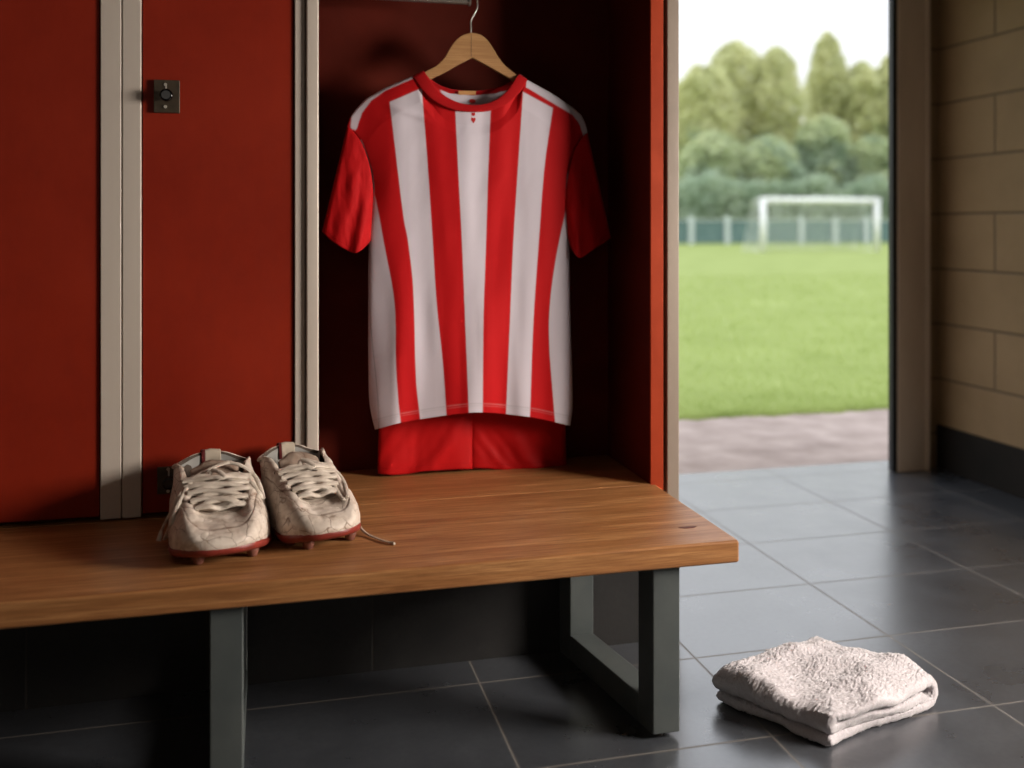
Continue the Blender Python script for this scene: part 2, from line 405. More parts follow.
# door frame (right jamb in view)
fr = MB()
a0, a1 = PX(897.5, YD-.03), PX(926, YD-.03)
fr.box(a0, a1, YD-.035, YD, 0, DH+.12)
fr.box(a0+.03, a0+.06, YD, YO, 0, DH+.05)
fr.box(DX0-.12, DX0, YD-.035, YD, 0, DH+.12).box(DX0-.04, DX0, YD, YO+.02, 0, DH+.05)
fr.box(DX0, a0, YD-.035, YD, DH, DH+.12).box(DX0, a0, YD, YO+.02, DH, DH+.05)
dfo = struct('door_1', fr, M['frame'], bevel=.006)
MB().box(a0-.026, a0+.001, YD-.028, YD+.004, .004, DH).build('door_seal', M['seal'], dfo)
MB().box(a1-.006, a1+.012, YD-.05, YD-.0, 0, DH+.12).build('architrave_bead', M['frame'], dfo, bevel=.003)
# beige end post beside the doorway
struct('trim_1', MB().box(PX(667, YL-.002), XE, YL-.002, YL+.075, 0, 2.6), M['post'], bevel=.004, seg=3)
# ground outside
struct('ground_path', MB().box(-12, 14, YO+.11, 5.58, -.12, -.012), M['asphalt'])
struct('ground_field', MB().box(-60, 90, 5.53, 140, -.2, -.02), M['soil'])

# grass blades along the near part of the field
gv, gf = [], []
for i in range(17000):
    Y = 5.49+(random.random()**3.0)*16
    if random.random() < .22: Y = 5.42+random.random()*.25+.05*math.sin(i)
    x0, x1 = PX(672, Y), PX(900, Y); X = random.uniform(x0, x1)
    if Y < 5.54+.07*fbm(X*3, 0, 0): continue
    h = random.uniform(.02, .05)*(1 if Y < 8 else 1.4); wd = random.uniform(.002, .004)*(1+.25*(Y-5)); a = random.uniform(0, 2*pi)
    dx, dy = math.cos(a)*wd, math.sin(a)*wd; lx, ly = random.uniform(-.02, .02), random.uniform(-.02, .02)
    n = len(gv); gv += [(X-dx, Y-dy, -.022), (X+dx, Y+dy, -.022), (X+lx, Y+ly, -.02+h)]; gf.append((n, n+1, n+2))
go = mk('short_grass', gv, gf, M['blade'])
tag(go, 'short green grass growing at the near edge of the field', 'grass', kind='stuff')

# ------------------------------------------------------------------ football goal
GY = P(820, 253, 1).y
def ground_pt(px, Y): return Vector((PX(px, Y), Y, -.02))
GYY = 40.0
gl, gr = ground_pt(763, GYY), ground_pt(877, GYY)
GH = P(820, 200, GYY).z
goal = empty('football_goal', ((gl.x+gr.x)/2, GYY, -.02), 'white football goal with a pale net standing on the far side of the field', 'goal')
MB().cyl(gl, gl+Vector((0, 0, GH)), .13).build('goal_post', M['white_paint'], goal, smooth=True)
MB().cyl(gr, gr+Vector((0, 0, GH)), .13).build('goal_post', M['white_paint'], goal, smooth=True)
MB().cyl(gl+Vector((-.1, 0, GH)), gr+Vector((.1, 0, GH)), .13).build('crossbar', M['white_paint'], goal, smooth=True)
nb = MB()
for k in range(34):
    x = lerp(gl.x, gr.x, k/33)
    nb.tube([(x, GYY, GH-.02), (x, GYY+.9, GH-.05), (x, GYY+1.9, 0)], .012, 4)
for k in range(18):
    t = k/17; z = lerp(GH, 0, t); y = GYY+lerp(.9, 1.9, t)
    nb.cyl((gl.x, y, z), (gr.x, y, z), .012, n=4)
    for gx in (gl.x, gr.x): nb.cyl((gx, GYY, z), (gx, y, z), .012, n=4)
nb.build('goal_net', M['net'], goal)
for gx in (gl.x, gr.x):
    MB().tube([(gx, GYY, GH), (gx, GYY+.9, GH-.05), (gx, GYY+1.9, 0), (gx, GYY, 0)], .03, 6).build('net_support', M['white_paint'], goal)

# ------------------------------------------------------------------ fence
FY = 56.
fx0, fx1 = PX(560, FY), PX(1000, FY)
fence = empty('boundary_fence', ((fx0+fx1)/2, FY, -.02), 'long teal mesh fence with pale posts behind the goal', 'fence')
MB().box(fx0, fx1, FY+.06, FY+.09, .05, 1.45).build('mesh_panel', M['fencemesh'], fence)
for px in (585, 620, 656, 691, 727, 764, 801, 835, 866, 905, 940, 975):
    x = PX(px, FY); MB().box(x-.16, x+.16, FY-.12, FY+.05, -.02, 1.7).build('fence_post', M['fencepost'], fence, bevel=.02)
MB().box(fx0, fx1, FY-.02, FY+.05, 1.45, 1.53).build('top_rail', M['fencepost'], fence)

# ------------------------------------------------------------------ trees beyond the fence
def tree(px, Y, top_py, wpx, label, mix, shape=1.0, name='leafy_tree', dens=1.0, base=.10, trunk_r=.28):
    X = PX(px, Y); H = P(px, top_py, Y).z; R = wpx/FPX*Y/2
    root = empty(name, (X, Y, -.02), label, 'tree', 'trees beyond the fence')
    mb = MB(); rr = lambda t: trunk_r*(1-.8*t)
    mb.tube([(X, Y, -.02), (X+.2, Y, H*.3), (X-.1, Y+.1, H*.6), (X+.05, Y, H*.9)], rr, 8)
    for k in range(7):
        a = k*2.4; z = H*(.25+.08*k)
        mb.tube([(X, Y, z), (X+math.cos(a)*R*.5, Y+math.sin(a)*R*.5, z+H*.1), (X+math.cos(a)*R*.8, Y+math.sin(a)*R*.8, z+H*.2)], lambda t: .1*(1-.7*t), 6)
    mb.build('trunk', M['bark'], root)
    lv, lf, mi = [], [], []
    def env(z):
        t = clamp((z/H-base)/(1-base)); return R*max(0, 1-abs(2*t**shape-.95)**3.2/1.15)**.42*(1+.20*fbm(z*.5, px*.7, 0))*(1-.12*sstep(.85, 1.03, t))
    for j in range(int(6500*dens)):
        t = random.random()**.85; z = H*(base+(1-base)*t); a = random.uniform(0, 2*pi)
        lob = 1+.24*fbm(math.cos(a)*1.6+px, math.sin(a)*1.6, z*.42)
        q = env(z)*lob*random.random()**.42
        p = Vector((X+math.cos(a)*q, Y+math.sin(a)*q, z*(1+.03*math.sin(a*3+px))))
        s = random.uniform(.16, .32); u = Vector((random.gauss(0, 1), random.gauss(0, 1), random.gauss(0, 1))).normalized()
        vv = u.orthogonal().normalized(); ww = u.cross(vv); n = len(lv)
        lv += [p+vv*s, p+ww*s*.6, p-vv*s, p-ww*s*.6]; lf.append((n, n+1, n+2, n+3))
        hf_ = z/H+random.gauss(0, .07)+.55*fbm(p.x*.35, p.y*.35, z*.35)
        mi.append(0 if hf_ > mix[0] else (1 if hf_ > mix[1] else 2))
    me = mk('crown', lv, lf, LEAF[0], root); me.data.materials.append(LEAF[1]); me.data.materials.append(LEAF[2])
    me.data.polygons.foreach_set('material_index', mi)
    return root
TD = [
 (700, 69, 70, 76, 'yellow-green tree just right of the locker end, left shoulder of the tree line', (.45, .25), 1.1),
 (736, 72, 46, 74, 'tall rounded yellow-green tree left of the goal', (.40, .2), 1.0),
 (775, 70, 52, 62, 'tall yellow-green tree straight behind the left goal post', (.42, .22), 1.0),
 (712, 64, 135, 70, 'lower dark green tree in front of the left part of the tree line', (1.2, .6), 1.0),
 (768, 63, 140, 80, 'lower dark green tree behind the left half of the goal', (1.3, .62), 1.0),
 (826, 72, 38, 46, 'slender pale tree with a tall narrow top rising alone above the goal', (.35, .15), 1.15),
 (822, 65, 120, 60, 'lower dark green tree behind the right half of the goal', (1.3, .62), 1.0),
 (862, 71, 66, 60, 'bushy yellow-green tree behind the right goal post', (.45, .2), 1.0),
 (893, 70, 58, 50, 'yellow-green tree at the right edge of the doorway view', (.45, .2), 1.0),
 (872, 64, 140, 62, 'lower dark green tree near the right door jamb', (1.3, .62), 1.0),
]
for i, (px, Y, tp, wp, lab, mx, sh) in enumerate(TD):
    tree(px, Y, tp, wp, lab, mx, sh, dens=.8 if wp < 40 else 1.15, base=.05 if tp > 100 else .12)
hx0, hx1 = PX(600, 60), PX(1000, 60)
hv, hf = [], []
for i in range(14000):
    X = random.uniform(hx0, hx1); z = random.uniform(0, 4.2+1.2*fbm(X*.4, 0, 0)); Y = 60+random.uniform(-.8, .8)
    s = random.uniform(.14, .28); u = Vector((random.gauss(0, 1), random.gauss(0, 1), random.gauss(0, 1))).normalized()
    vv = u.orthogonal().normalized(); ww = u.cross(vv); p = Vector((X, Y, z)); n = len(hv)
    hv += [p+vv*s, p+ww*s*.6, p-vv*s, p-ww*s*.6]; hf.append((n, n+1, n+2, n+3))
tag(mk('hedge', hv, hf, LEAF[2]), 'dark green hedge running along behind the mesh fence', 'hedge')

# ------------------------------------------------------------------ lockers
LZ0, LZ1 = BZ+.004, 2.12
def X_(px): return PX(px, YL)
def lock(px0, px1, py0, py1, door, name='lock'):
    a, b_ = P(px0, py0, YL), P(px1, py1, YL); cx, cz = (a.x+b_.x)/2, (a.z+b_.z)/2
    pl_ = MB().box(a.x, b_.x, YL-.010, YL+.004, b_.z, a.z).build(name, M['lockplate'], door, bevel=.0015)
    pl_['label'] = 'small dark metal lock plate with a black knob'
    k = MB().cyl((cx+.001, YL-.010, cz), (cx+.001, YL-.022, cz), .009, n=20).cyl((cx+.001, YL-.020, cz), (cx+.001, YL-.042, cz), .0145, .0165, n=28)
    k.build('knob', M['knob'], pl_, bevel=.0075, seg=5)
    for dz in (.029, -.026): MB().cyl((cx-.003, YL-.010, cz+dz), (cx-.003, YL-.0125, cz+dz), .004, n=14).build('screw', M['screw'], pl_)
    MB().box(cx-.0035, cx+.0005, YL-.0112, YL-.0099, cz+.012, cz+.031).build('slot', M['screw'], pl_)
def closed_locker(xa, xb, sl, sr, label):
    """xa..xb outer width; sl, sr stile widths (0 = none)"""
    r = empty('locker', ((xa+xb)/2, YL+.15, BZ), label, 'locker', 'row of lockers above the bench')
    MB().box(xa, xa+.016, YL+.02, YB, LZ0, LZ1).box(xb-.016, xb, YL+.02, YB, LZ0, LZ1).box(xa, xb, YB-.01, YB, LZ0, LZ1)\
        .box(xa, xb, YL+.02, YB, LZ1-.018, LZ1).box(xa, xb, YL+.02, YB, LZ0, LZ0+.016).build('cabinet_body', M['red_in'], r)
    if sl: MB().box(xa, xa+sl, YL-.006, YL+.03, LZ0, LZ1).build('frame_stile', M['stile'], r, bevel=.003, seg=3)
    if sr: MB().box(xb-sr, xb, YL-.006, YL+.03, LZ0, LZ1).build('frame_stile', M['stile'], r, bevel=.003, seg=3)
    d = MB().box(xa+sl+.0025, xb-sr-.0025, YL, YL+.018, LZ0+.008, LZ1-.004).build('locker_door', M['red'], r, bevel=.002)
    return r, d
xs = [X_(-75), X_(100.5), X_(121.6), X_(122.4), X_(141.5), X_(294), X_(304.5), X_(306), X_(318.5)]
L0, _ = closed_locker(X_(-330), X_(-76), .045, .045, 'closed red locker farthest left, outside the view')
L1, d1 = closed_locker(X_(-75), X_(121.6), .047, X_(121.6)-X_(100.5), 'closed dark red locker at the left edge, plain door without a lock')
L2, d2 = closed_locker(X_(122.4), X_(304.8), X_(141.5)-X_(122.4), X_(304.8)-X_(294.5), 'closed red locker behind the boots with a black knob on its door')
lock(154.2, 180, 80, 113.5, d2)
lock(157.5, 182, 467, 492, d2)
# open locker
xa, xb = X_(305.8), X_(663)
OL = empty('open_locker', ((xa+xb)/2, YL+.15, BZ), 'open dark red locker bay with the striped shirt hanging inside', 'locker', 'row of lockers above the bench')
xi0, xi1 = X_(319), X_(650)
MB().box(xa, X_(318.5), YL-.016, YL+.03, LZ0, LZ1).build('frame_stile', M['stile'], OL, bevel=.005, seg=3)['label'] = 'pale beige vertical frame bar'
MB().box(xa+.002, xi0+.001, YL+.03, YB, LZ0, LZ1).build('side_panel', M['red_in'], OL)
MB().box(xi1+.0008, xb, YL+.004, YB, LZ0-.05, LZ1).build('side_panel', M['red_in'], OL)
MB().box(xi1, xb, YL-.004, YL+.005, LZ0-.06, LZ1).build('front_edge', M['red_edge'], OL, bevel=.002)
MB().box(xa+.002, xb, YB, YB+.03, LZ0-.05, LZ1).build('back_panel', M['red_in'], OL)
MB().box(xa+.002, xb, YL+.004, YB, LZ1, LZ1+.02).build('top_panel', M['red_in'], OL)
# rail
ry = 2.785; rz = P(466, 4.8, ry).z+.011
rend = PX(470, ry)
MB().cyl((xi0, ry, rz), (rend, ry, rz), .011, n=20).cyl((rend-.004, ry, rz), (rend+.001, ry, rz), .014, n=20).build('rail', M['rail'], OL, smooth=False)
MB().box(PX(452, ry), PX(458, ry), ry-.006, ry+.006, rz+.006, LZ1).build('rail_bracket', M['rail'], OL, bevel=.002)
MB().cyl((xi0+.001, ry, rz), (xi0+.008, ry, rz), .026, n=24).build('rail_socket', M['rail'], OL)

# ------------------------------------------------------------------ bench
BX0, BX1, BY0 = -1.75, 1.060, 2.074
bench = empty('bench', ((BX0+BX1)/2, (BY0+YL)/2, 0), 'long oiled oak bench on grey steel frames in front of the lockers', 'bench')
bt = MB().box(BX0, BX1, BY0, YL-.007, BZ-.052, BZ).build('bench_top', M['bench'], bench, bevel=.006, seg=3)
bi = MB().box(X_(-330), xi1, YL-.0068, YB, BZ-.052, BZ-.0004).build('rear_board', M['bench'], bench, bevel=.0015)
# knot near the right end of the top
kp = PF(688, 527.5, BZ)
mk_v = [(kp.x+math.cos(t)*.021*(1+.25*math.sin(3*t)), kp.y+math.sin(t)*.0085*(1+.2*math.cos(2*t)), BZ+.0006) for t in [i*2*pi/24 for i in range(24)]]
M['knot'] = noisy('dark_wood_knot', (.05, .010, .005), (.16, .03, .012), 90, .6)
mk('knot', mk_v+[(v_[0], v_[1], BZ-.003) for v_ in mk_v], [tuple(range(24)), tuple(range(47, 23, -1))]+[(i, (i+1) % 24, 24+(i+1) % 24, 24+i) for i in range(24)], M['knot'], bench)['label'] = 'dark oval knot in the oak'
def leg_frame(px0):
    fy0 = 2.098; x0 = PX(px0, fy0); x1 = x0+.0665; sk = math.tan(math.radians(9.3 if px0 > 400 else 0))
    y1 = YL-.01; t = .066; z0 = .012; z1 = BZ-.052
    poly = MB().box(x0, x1, fy0, fy0+t, z0, z1).box(x0, x1, y1-t, y1, z0, z1).box(x0+.0003, x1-.0003, fy0+t, y1-t, z0, z0+t).box(x0+.0003, x1-.0003, fy0+t, y1-t, z1-.012, z1)
    for v_ in poly.v: v_.x -= (v_.y-fy0)*sk
    lf_ = poly.build('leg_frame', M['steel'], bench, bevel=.003)
    for yy in (fy0+.028, y1-.028):
        MB().cyl((x0+.03-(yy-fy0)*sk, yy, 0), (x0+.03-(yy-fy0)*sk, yy, z0), .013, n=18).build('foot', M['rubber'], lf_)
leg_frame(653); leg_frame(209.5)

# ------------------------------------------------------------------ jersey on hanger
SY = 2.785
NL = [(413, 76), (421, 88), (429, 97), (441, 104.5), (455, 109.5), (472.5, 111.5), (490, 110), (503, 105.5), (514, 98), (522.5, 90), (527, 80)]
TOP = [(347, 126), (350.5, 117), (356, 109.5), (366, 99), (385, 88), (400, 81.5), (413, 76)]+[(x, y-2.2) for x, y in NL[1:-1]]+[(527, 80), (550, 92.5), (572, 107), (581, 115), (585.5, 124), (588, 134)]
HEM = [(373, 430), (386, 426.5), (400, 423), (446, 415.5), (480, 412.5), (529, 417), (556, 422.5), (571, 426)]
LX = [(126, 347), (131, 352), (142, 360), (158, 366.5), (175, 371), (195, 373), (240, 369.3), (318, 368.4), (390, 368.8), (410, 370.5), (430, 375)]
RX = [(134, 588), (138, 583), (150, 575.5), (170, 570), (190, 568), (205, 568), (240, 569), (318, 570.3), (390, 572.4), (410, 572.2), (426, 570)]
E1 = [(88, 388), (102, 389.7), (219, 403.7), (240, 407.8), (287, 413), (380, 416), (418, 420), (440, 422)]
E2 = [(80, 421), (88.4, 421.5), (156, 427), (240, 432.6), (302, 436.5), (365, 443), (415, 446.5), (440, 448)]
E3 = [(100, 455), (110, 455.3), (175, 458.4), (240, 461.8), (318, 465), (413, 468.8), (440, 469.5)]
E4 = [(100, 491), (111, 490.6), (175, 488), (240, 486), (318, 483.4), (412, 482.5), (440, 482)]
E5 = [(80, 523.6), (92, 523), (166, 518), (240, 513.4), (318, 510), (415, 506), (440, 505)]
E6 = [(100, 554), (108, 552.8), (166, 544.4), (240, 538.8), (318, 533.4), (417.5, 529.7), (440, 529)]
E0 = [(150, 366), (190, 374), (215, 379), (240, 383.4), (302, 394.4), (365, 396), (400, 398.2), (423, 400.6), (440, 402)]
E7 = [(150, 571), (195, 568.5), (240, 559.2), (280, 552.5), (318, 549), (350, 549.4), (385, 552), (423, 555), (440, 556)]
LSI = [(346, 150), (357, 128), (362, 113), (371, 101), (386, 90.5), (400, 84.5), (413, 79)]     # lower edge of the left white shoulder strip
RSI = [(527, 88), (528, 88.5), (554, 104), (572, 114.5), (579, 123), (583, 136)]
def cov(d, w_=.55): return clamp(.5+d/(2*w_))
def jcol(x, y, yh, tt):
    w_ = 0.
    def band(l, r, ytop):
        return min(cov(x-crx(l, y)), cov(crx(r, y)-x), cov(y-ytop))
    w_ = max(w_, band(E1, E2, lerp(102, 88.4, (x-389.7)/31.8)))
    w_ = max(w_, band(E3, E4, 100))
    w_ = max(w_, band(E5, E6, lerp(92, 108, (x-523)/29.8)))
    if y > 170:
        w_ = max(w_, min(cov(crx(E0, y)-x), cov(y-188-2*math.sin(x))), min(cov(x-crx(E7, y)), cov(y-196)))
    if x < 413 and y < 130: w_ = max(w_, min(cov(pl(LSI, x)-y), cov(x-pl([(100, 340), (113, 352), (127, 350.5)], y))))
    if x > 526 and y < 138: w_ = max(w_, cov(pl(RSI, x)-y))
    # white piping down the armhole
    if 140 < y < 200:
        w_ = max(w_, cov(.75-abs(x-(crx(LX, y)+1.0)), .4), .8*cov(.5-abs(x-(crx(RX, y)-1.6)), .4)*(y > 172))
    c = tuple(lerp(a, b, w_) for a, b in zip(RED, WHT))
    # hem stitching
    st = cov(.5-abs((yh-y)-9.0), .4)*.35+cov(.45-abs((yh-y)-6.8), .4)*.18
    if w_ > .5: c = tuple(q*(1-st*.5) for q in c)
    else: c = tuple(lerp(q, .5, st*.55) for q in c)
    # side seam on the left panel
    sx = lerp(370, 379, sstep(300, 425, y))
    if x < 385 and y > 250: c = tuple(q*(1-.45*cov(.4-abs(x-sx), .4)) for q in c)
    return c
jersey = empty('football_shirt', P(472, 270, SY), 'red and white striped football shirt hanging on the wooden hanger', 'shirt')
NC, NR = 330, 450
def folds(x, y, t):
    a = sstep(.08, 1, t)
    f = .0065*a*math.sin((x-368)/13.5+.8*math.sin(y/60))+.004*a*math.sin((x-380)/6.8+1.3+y/90)
    f += .007*fbm(x/34, y/150, 3.1, 2)+.003*fbm(x/14, y/110, 8., 1)*a
    f += .0016*fbm(x/30+y/60, y/50, 5.)*(1-t)
    f += .0035*math.exp(-((y-(106+.35*(x-390)))/4.)**2)*sstep(375, 395, x)*(1-sstep(420, 440, x))
    return f
def torso(front):
    nc, nr = (NC, NR) if front else (90, 110)
    V, C = [], []
    for i in range(nr):
        t = i/(nr-1); yl = lerp(126, 430, t); yr = lerp(134, 426, t); xl_, xr_ = crx(LX, yl), crx(RX, yr)
        for j in range(nc):
            s = j/(nc-1); x = lerp(xl_, xr_, s); xt = lerp(347, 588, s); xb_ = lerp(375, 570, s)
            yh = crx(HEM, xb_)
            if front: yt = pl(TOP, xt)
            else:
                yt = pl(TOP, xt) if not 413 < xt < 527 else pl([(413, 76), (424, 82), (435, 88), (450, 93.5), (472, 95.5), (495, 93.5), (509, 88.5), (519, 83), (527, 80)], xt)
                yh -= 6
            y = lerp(yt, yh, t); u = abs(2*s-1)
            side = (1-u**3.2)**.5 if u < 1 else 0
            neck = sstep(409, 440, xt)*(1-sstep(505, 531, xt))
            top = clamp((y-yt)/26.)**.5
            g_ = lerp(top, 1, neck*(1-.35*top) if True else 0)
            g_ = max(top*(1), neck*.8+top*.2*(1-neck) if neck > 0 else top)
            base = lerp(.030, .036, t)
            d = base*side*g_
            if front:
                d += folds(x, y, t)*side*min(1, top+neck*.5)
                V.append(P(x, y, SY-d)); C.append(jcol(x, y, yh, t))
            else:
                d = .8*d+.004*math.sin(x/12)*side*t
                V.append(P(x, y, SY+d)); C.append(WHT if 440 < x < 508 else RED)
    return V, grid_faces(nr, nc), C
V, F, C = torso(True)
fp = mk('front_panel', V, F, M['jersey'], jersey, True, C); fp['label'] = 'red and white vertically striped front'
so = fp.modifiers.new('cloth', 'SOLIDIFY'); so.thickness = .0009; so.offset = 1
V, F, C = torso(False)
bp = mk('back_panel', V, F, M['jersey'], jersey, True, C)
so = bp.modifiers.new('cloth', 'SOLIDIFY'); so.thickness = .0009
def sleeve(arm, hem, sign, lab):
    nq, nw = 40, 70; V = []; mid = P(*(cr(hem, .5)), SY)
    for i in range(nw):
        t = i/(nw-1)
        for k in range(2*nq):
            fr_ = k < nq; q = k/(nq-1) if fr_ else 1-(k-nq+.5)/nq
            a = cr(arm, q); h = cr(hem, q)
            if not fr_:
                h = (h[0], lerp(h[1], lerp(hem[0][1], hem[-1][1], q), .75))
            x, y = lerp(a[0], h[0], t), lerp(a[1], h[1], t)
            prof = math.sqrt(max(0, 1-(2*q-1)**2))
            d = prof*lerp(.012, .036, t**.8)
            if fr_:
                d += prof*(.006*math.sin(q*9+t*2+sign)*t+.005*fbm(x/12, y/45, 2+sign)+.004*math.sin(q*17+t*3)*t)
                V.append(P(x, y, SY-.002-d))
            else: V.append(P(x, y, SY+.002+d))
    nn = 2*nq; F = grid_faces(nw, nn, True)
    o = mk('sleeve', V, F, M['jersey_red'], jersey, True); o['label'] = lab
    s_ = o.modifiers.new('cloth', 'SOLIDIFY'); s_.thickness = .0012; s_.offset = -1
    # stitched hem band
    mb = MB()
    for off in (.955,):
        pts = []
        for k in range(nq):
            q = k/(nq-1); a = cr(arm, q); h = cr(hem, q); x, y = lerp(a[0], h[0], off), lerp(a[1], h[1], off)
            prof = math.sqrt(max(0, 1-(2*q-1)**2)); t = off
            d = prof*lerp(.012, .036, t**.8)+prof*(.006*math.sin(q*9+t*2+sign)*t+.005*fbm(x/12, y/45, 2+sign)+.004*math.sin(q*17+t*3)*t)
            pts.append(P(x, y, SY-.0022-d))
        mb.tube(pts, .0006, 5)
    mb.build('hem_stitch', M['rib'], o)
sleeve([(347.5, 125.5), (353, 131), (361, 142), (367.5, 158), (371.5, 175), (373.5, 197)], [(322, 231.5), (332, 241), (345, 249), (355, 253), (364, 248), (371, 240)], 0, 'plain red short sleeve on the left')
sleeve([(587.5, 133), (583, 137), (575, 150), (569.5, 170), (566, 190), (564.5, 207)], [(611, 238), (603, 243), (591, 251), (580, 258), (573, 251), (568, 239)], 2, 'plain red short sleeve on the right')
# collar band
CI = [(423.5, 70.5), (428, 77), (433, 84), (440, 92), (450, 99), (461, 103.3), (473, 105), (486, 103.6), (497, 99), (506, 91.5), (512, 83.5), (516, 77.5), (519, 74)]
CO = [(412.5, 76.5), (417, 83), (422, 90), (430, 98), (442, 105.5), (457, 110.6), (473, 112), (489, 111), (502, 106.5), (512.5, 99.5), (520, 92), (524.5, 85.5), (527.3, 79.5)]
BI = [(423.5, 70.5), (428, 76.5), (436, 83), (447, 88), (460, 90.3), (473, 91), (486, 90), (499, 87), (510, 82), (519, 74)]
BO = [(412.5, 76.5), (424, 83), (435, 89), (447, 93.5), (460, 95.6), (473, 96.2), (486, 95.2), (499, 92.6), (512, 88), (527.3, 79.5)]
def band(ci, co, sgn, name, dmax):
    n, mth = 90, 9; V = []
    for i in range(n):
        t = i/(n-1); a = cr(ci, t); b_ = cr(co, t)
        prof = math.sin(pi*clamp(t))**.55
        for k in range(mth):
            u = k/(mth-1); x, y = lerp(a[0], b_[0], u), lerp(a[1], b_[1], u)
            d = dmax*prof*(1 if sgn < 0 else .9)+.0016*math.sin(pi*u)-sgn*0+(.004*u*prof)
            V.append(P(x, y, SY+sgn*d-(.001 if sgn < 0 else 0)))
    o = mk(name, V, grid_faces(n, mth), M['rib'], jersey, True)
    s_ = o.modifiers.new('rib', 'SOLIDIFY'); s_.thickness = .002; s_.offset = 0
    return o
band(CI, CO, -1, 'collar', .031); band(BI, BO, 1, 'back_collar', .024)
# neck label and tiny prints
lb = MB(); 
def quadpx(x0, x1, y0, y1, Y, n=6, thick=.0008):
    V = [P(lerp(x0, x1, i/(n-1)), yy, Y) for yy in (y0, y1) for i in range(n)]
    V += [v+Vector((0, thick, 0)) for v in V]
    F = grid_faces(2, n)+[tuple(q+2*n for q in f) for f in grid_faces(2, n)]
    F += [(i, i+1, 2*n+i+1, 2*n+i) for i in range(n-1)]+[(n+i, n+i+1, 3*n+i+1, 3*n+i) for i in range(n-1)]
    F += [(0, n, 3*n, 2*n), (n-1, 2*n-1, 4*n-1, 3*n-1)]
    return V, F
V, F = quadpx(458.5, 476, 90.8, 94.8, SY+.016); mk('neck_label', V, F, M['label'], jersey)['label'] = 'small tan tape label inside the neck'
def surf_y(px, py):
    """front surface depth at a pixel"""
    s = (px-lerp(crx(LX, py), crx(RX, py), 0))/(crx(RX, py)-crx(LX, py)); return SY
bpy.context.view_layer.update()
def poly_on_front(pts, name, mat, lift=.0022):
    V = []
    for (x, y) in pts:
        s = .5; t = clamp((y-109.3)/(412.6-109.3)); d = lerp(.030, .036, t)*.80*1.0
        top = clamp((y-109.3)/26.)**.5; g_ = max(top, .8)
        d = lerp(.030, .036, t)*g_+folds(x, y, t)*min(1, top+.5)
        V.append(P(x, y, SY-d-lift))
    n = len(V); V2 = [v+Vector((0, .0006, 0)) for v in V]
    return mk(name, V+V2, [tuple(range(n)), tuple(range(2*n-1, n-1, -1))]+[(i, (i+1) % n, n+(i+1) % n, n+i) for i in range(n)], mat, jersey)
poly_on_front([(471.6, 112.6), (475, 112.6), (475, 115.8), (471.6, 115.8)], 'chest_print', M['print'])
poly_on_front([(471.2, 118.2), (472.3, 117.6), (473.4, 118.3), (474.5, 117.6), (475.6, 118.2), (475.3, 120.6), (473.4, 123.2), (471.5, 120.6)], 'chest_print', M['print'])
Vc = [(472.6+3.2*math.cos(a), 101.2+2.2*math.sin(a)) for a in [i*2*pi/20 for i in range(20)]]
V = [P(x, y, SY+.016) for x, y in Vc]; V += [v+Vector((0, .0008, 0)) for v in V]
mk('inside_print', V, [tuple(range(20)), tuple(range(39, 19, -1))]+[(i, (i+1) % 20, 20+(i+1) % 20, 20+i) for i in range(20)], M['print'], jersey)

# hanger
hang = empty('coat_hanger', P(471, 33, SY), 'pale wooden coat hanger with a wire hook on the locker rail', 'hanger')
up_ = [(471, 33), (480, 35), (487, 40.5), (493, 49), (499, 59), (506, 67), (518, 76.5), (540, 92.5), (560, 107), (572, 117)]
dn_ = [(570, 122), (557, 114), (538, 101), (516, 83), (500, 73.5), (485, 65), (472, 58)]
dl_ = [(458, 65), (444, 73), (430, 80), (408, 94), (388, 107), (376, 116), (372, 120)]
ul_ = [(370, 114), (380, 105), (397, 92), (412, 81), (425, 72), (436, 66), (444, 58), (450, 48), (456, 40), (463, 35)]
HB = []
outline = [tuple(cr(up_, i/30)) for i in range(31)]+[tuple(cr(dn_, i/18)) for i in range(19)]+[tuple(cr(dl_, i/18)) for i in range(19)]+[tuple(cr(ul_, i/30)) for i in range(31)]
pts = [(P(x, y, SY).x, P(x, y, SY).z) for x, y in outline]
hb = MB().prism(pts, SY-.0065, SY+.0065).build('hanger_arms', M['hanger'], hang, bevel=.0035, seg=3)
a_, b_ = P(470.8, 34, SY), P(471.8, 57, SY)
MB().box(a_.x-.0006, a_.x+.0006, SY-.0069, SY-.0062, b_.z, a_.z-.002).build('joint_line', M['rubber'], hang)
hk = spline([P(471, 36, SY), P(471, 29, SY), P(471, 21, SY), P(474, 15, SY), P(477.2, 8, SY), P(477, 0, SY), P(473.5, -6, SY), P(467, -8.3, SY), P(461, -5.5, SY), P(460, -3, SY)], 60)
MB().tube(hk, .0017, 10, up=(0, 1, 0)).build('hook', M['rail'], hang, smooth=True)

